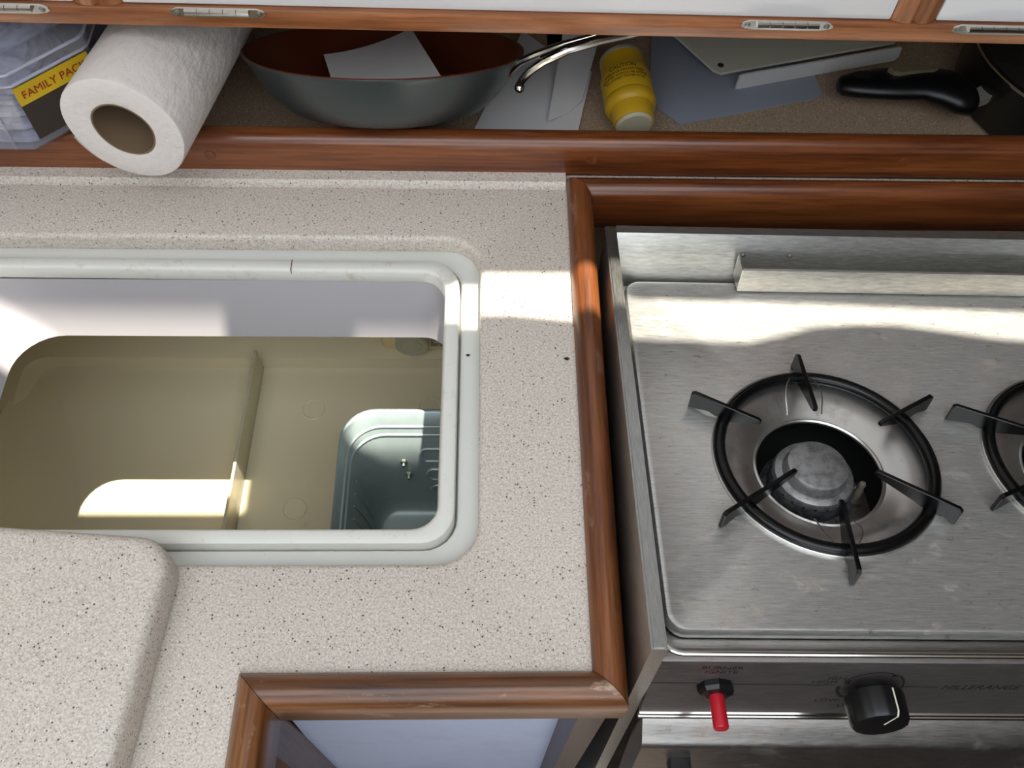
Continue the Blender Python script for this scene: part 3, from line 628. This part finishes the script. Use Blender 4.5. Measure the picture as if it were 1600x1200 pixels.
def sheet(name, quad, mat, th=.0006, bend=0., nu=10, nv=8, wavx=0., parent=None, off=Vector((0, 0, 0))):
    p00, p10, p11, p01 = [Vector(p) for p in quad]; up_ = (p10-p00).cross(p01-p00).normalized(); bm = B(); rows = []
    if up_.z < 0: up_ = -up_
    def P_(u, v): return (1-u)*(1-v)*p00+u*(1-v)*p10+u*v*p11+(1-u)*v*p01 + up_*(bend*(4*u*(1-u))*-1+bend + wavx*math.sin(u*7+v*2))
    for side in (0, 1):
        rows.append([[P_(i/nu, j/nv)+up_*(th*side) for i in range(nu+1)] for j in range(nv+1)])
    V = []
    for g in rows: V.append([[bm.verts.new(p) for p in r] for r in g])
    for s, g in enumerate(V):
        for j in range(nv):
            for i in range(nu):
                f = (g[j][i], g[j][i+1], g[j+1][i+1], g[j+1][i]); bm.faces.new(f if s else f[::-1])
    bd = [(0, i) for i in range(nu)]+[(j, nu) for j in range(nv)]+[(nv, i) for i in range(nu, 0, -1)]+[(j, 0) for j in range(nv, 0, -1)]
    for k in range(len(bd)):
        a_, b2 = bd[k], bd[(k+1) % len(bd)]; bm.faces.new((V[0][a_[0]][a_[1]], V[0][b2[0]][b2[1]], V[1][b2[0]][b2[1]], V[1][a_[0]][a_[1]]))
    return obj(name, bm, mat, parent)
# napkins in the pan (in world space, following the tipped pan)
PM = pn.matrix_basis if False else (Matrix.Translation(pn.location) @ pn.rotation_euler.to_matrix().to_4x4())
W = lambda x, y, z: PM @ Vector((x, y, z))
nk = empty('napkin', W(.0, -.05, -.036)); tag(nk, 'folded grey-white paper napkin lying in the brown frying pan', 'napkin')
pl(sheet('upper_fold', [W(-.030, -.072, -.0290), W(.060, -.070, -.0215), W(.020, .040, .0092), W(-.0515, .001, -.0062)], PAPER2, .0008, .004), nk)
pl(sheet('lower_fold', [W(-.030, -.0715, -.0305), W(.058, -.069, -.0235), W(.040, .045, -.0395), W(-.0535, .030, -.0395)], PAPER2, .0008, .001), nk)
tag(sheet('paper_scrap', [W(.066, -.060, -.0190), W(.094, -.038, -.0100), W(.088, -.022, -.0080), W(.074, -.030, -.0130)], PAPER, .0006, .001), 'small white paper scrap at the right side of the frying pan', 'paper')
tag(sheet('paper_sheet', [(-.02, .600, SZ+.0008), (.0830, .618, SZ+.0010), (.1010, .700, SZ+.004), (.035, .760, SZ+.003)], PAPER, .0005, .002, wavx=.0006), 'white paper sheet flat on the shelf beneath the pan handle', 'paper')
tag(sheet('curled_paper', [(.0560, .6300, SZ+.0045), (.0885, .6560, SZ+.0055), (.1140, .752, SZ+.020), (.078, .770, SZ+.012)], PAPER, .0005, .004, wavx=.0008), 'curled white paper sheet lying beside the yellow adapter', 'paper')

# yellow adapter
yd = Vector((.1232, .6990, 0))-Vector((.1325, .6080, 0)); ye = empty('plug_adapter', (.1325, .6060, SZ+.0245)); ye.rotation_mode = 'QUATERNION'; ye.rotation_quaternion = Vector((yd.x, yd.y, .012)).to_track_quat('Z', 'Y')
tag(ye, 'yellow cylindrical shore-power plug adapter with black caution print', 'adapter')
bm = B(); lathe(bm, [(.0160, .004), (.0178, .0035), (.0185, .006), (.0192, .014), (.0198, .0185), (.0225, .021), (.0235, .024), (.0235, .028), (.0225, .0305), (.0232, .033), (.0232, .054), (.0222, .0575), (.0210, .060), (.0205, .074)], 40); obj('body', bm, YEL, ye)
bm = B(); lathe(bm, [(.0001, 0), (.0150, .0008), (.0168, .003), (.0168, .008)], 32); obj('front_face', bm, YELW, ye)
bm = B(); lathe(bm, [(.0207, .0735), (.0205, .078), (.0190, .080), (.0001, .080)], 32); obj('rear_collar', bm, YELW, ye)
bx('prong', -.012, -.003, -.001, .0008, .0800, .089, BLACK, ye)
ym = ye.rotation_quaternion.to_matrix().inverted()
aim = ym @ (Vector((0, 0, .56))-Vector(ye.location)); aa = math.atan2(aim.y, aim.x)
for t, z, sz in (('CAUTION', .0505, .0056), ('AMPERAGE DRAWN THRU', .0462, .0034), ('ADAPTER SHOULD BE LIMITED', .0424, .0034), ('TO LOWEST RATED PLUG', .0386, .0034)):
    o = lettering('lettering', t, sz, Matrix.Identity(4), PRINT, None, 'CENTER')
    for v in o.data.vertices:
        th = aa + v.co.x/.0233; rr = .0234+v.co.z; v.co = Vector((rr*math.cos(th), rr*math.sin(th), z+v.co.y))
    o.parent = ye

# flat plates
tag(slab('metal_plate', [(.1676, .790), (.1583, .7007), (.1611, .6568), (.1808, .6354), (.3180, .6740), (.3225, .6770), (.3235, .6815), (.3165, .745), (.31, .80)], SZ+.0002, SZ+.0022, PLATE, None, .0005), 'blue-grey flat metal plate on the shelf beside the yellow adapter', 'plate')
tr = empty('ivory_tray', (.22, .69, SZ+.0024)); tag(tr, 'ivory plastic panel with white lip lying on the blue-grey plate', 'panel')
a0, a1 = Vector((.2225, .6850)), Vector((.4050, .7290)); dn2 = Vector((a1.y-a0.y, -(a1.x-a0.x))).normalized()
pts = [(.1862, .7373), (.2160, .6905), (.2225, .6868), (.2420, .6925), (.4022, .7355), (.43, .80), (.17, .80), (.165, .76)]
bm = B(); loft(bm, [[(x, y, SZ+.0160) for x, y in pts], [(x, y, SZ+.0185) for x, y in pts]], True, True); pl(obj('top_sheet', bm, PLATEW), tr)
bm = B(); lp = [Vector((.2390, .6850, 0)), Vector((.4075, .7300, 0))]; dd = (lp[1]-lp[0]).normalized(); nn = Vector((dd.y, -dd.x, 0))*.0022
Lh = [(0, .003), (.001, .0175), (.004, .0187), ((lp[1]-lp[0]).length-.004, .0187), ((lp[1]-lp[0]).length-.001, .0175), ((lp[1]-lp[0]).length, .0065), ((lp[1]-lp[0]).length-.004, .0027), (.004, .0024)]
loft(bm, [[lp[0]+dd*s+Vector((0, 0, SZ+z)) for s, z in Lh], [lp[0]+dd*s+nn+Vector((0, 0, SZ+z)) for s, z in Lh]], True, True); pl(obj('lip', bm, PLATEE), tr)
bm = B(); lathe(bm, [(.0030, .0001), (.0030, .0006), (.0020, .0007), (.0001, .0003)], 16, Matrix.Translation((.2235, .6975, SZ+.0185))); pl(obj('screw_hole', bm, STEELD), tr)

# saucepan at right
PC = Vector((.560, .680, 0)); sp_ = empty('saucepan', (PC.x, PC.y, SZ+.0002)); tag(sp_, 'dark saucepan with chrome rim and black handle at the right end of the shelf', 'saucepan')
bm = B(); lathe(bm, [(.0001, 0), (.098, 0), (.104, .004), (.1085, .055), (.1090, .060), (.1075, .060), (.1035, .006), (.0001, .003)], 64); obj('pot_body', bm, GLASS, sp_)
bm = B(); tube(bm, circle(0, 0, .1095, .0605, 72), .0024, 10, True); obj('rim', bm, CHROME, sp_)
bm = B(); lathe(bm, [(.1075, .0620), (.095, .066), (.05, .073), (.0001, .076)], 48); ld2 = obj('glass_lid', bm, plain('smoked_glass', (40, 36, 32), .08), sp_)
r_ = [(-.0870, -.0330, .030), (-.0985, -.0370, .030), (-.108, -.0320, .0385)]
bm = B(); 
loft(bm, [[Vector(p)+Vector((dx, dy, dz_)) for p in ((-.1110, -.0360, .028),)for dx, dy, dz_ in ((0, -.008, -.004), (0, .008, -.004), (0, .008, .004), (0, -.008, .004))], [Vector((-.1000, -.0330, .032))+Vector((dx, dy, dz_)) for dx, dy, dz_ in ((0, -.009, -.004), (0, .009, -.004), (0, .009, .004), (0, -.009, .004))], [Vector((-.0900, -.0290, .044))+Vector((dx, dy, dz_)) for dx, dy, dz_ in ((0, -.009, -.004), (0, .009, -.004), (0, .009, .004), (0, -.009, .004))]], True, True)
obj('handle_bracket', bm, plain('bracket_metal', (200, 194, 186), .4, .6), sp_, False)
# handle: side profile swept, long grip with drooping bulb next to the pot
hx = [(-.2340, .0060, .0070), (-.2310, .0105, .0120), (-.2200, .0140, .0140), (-.2000, .0180, .0150), (-.1800, .0200, .0160), (-.1600, .0200, .0170), (-.1450, .0215, .0190), (-.1320, .0255, .0210), (-.1200, .0235, .0200), (-.1120, .0140, .0150), (-.1090, .0080, .0090)]
bm = B(); rings = []
for x, ry, rz in hx:
    t = (x+.234)/.125; cyy = -.0200-.0020*math.sin(t*PI)-.018*max(0, t-.62)/.38; cz = .028+.006*math.sin(t*PI*.9)
    rings.append([(x, cyy+ry*math.cos(2*PI*k/16)*1.0, cz+rz*.62*math.sin(2*PI*k/16)) for k in range(16)])
loft(bm, rings, True, True); hn = obj('handle_grip', bm, BLACK, sp_, True, 80)
bm = B(); lathe(bm, [(.0001, 0), (.0085, 0)], 24, Matrix.Translation((-.2120, -.0190, .0405)) @ Matrix.Diagonal((1.5, .6, 1, 1))); obj('hang_hole', bm, MATBLACK, hn)
bm = B(); q2 = [(-.192, -.0125), (-.186, -.0085), (-.165, -.0085), (-.148, -.0105), (-.146, -.0125), (-.150, -.0150), (-.165, -.0165), (-.182, -.0195), (-.188, -.0180)]
loft(bm, [[(x, y-.004, .0400) for x, y in q2], [(x, y-.004, .0475) for x, y in q2]], True, True); obj('handle_inlay', bm, plain('inlay', (150, 138, 112), .4, .5), hn)
tb.location.x -= .003
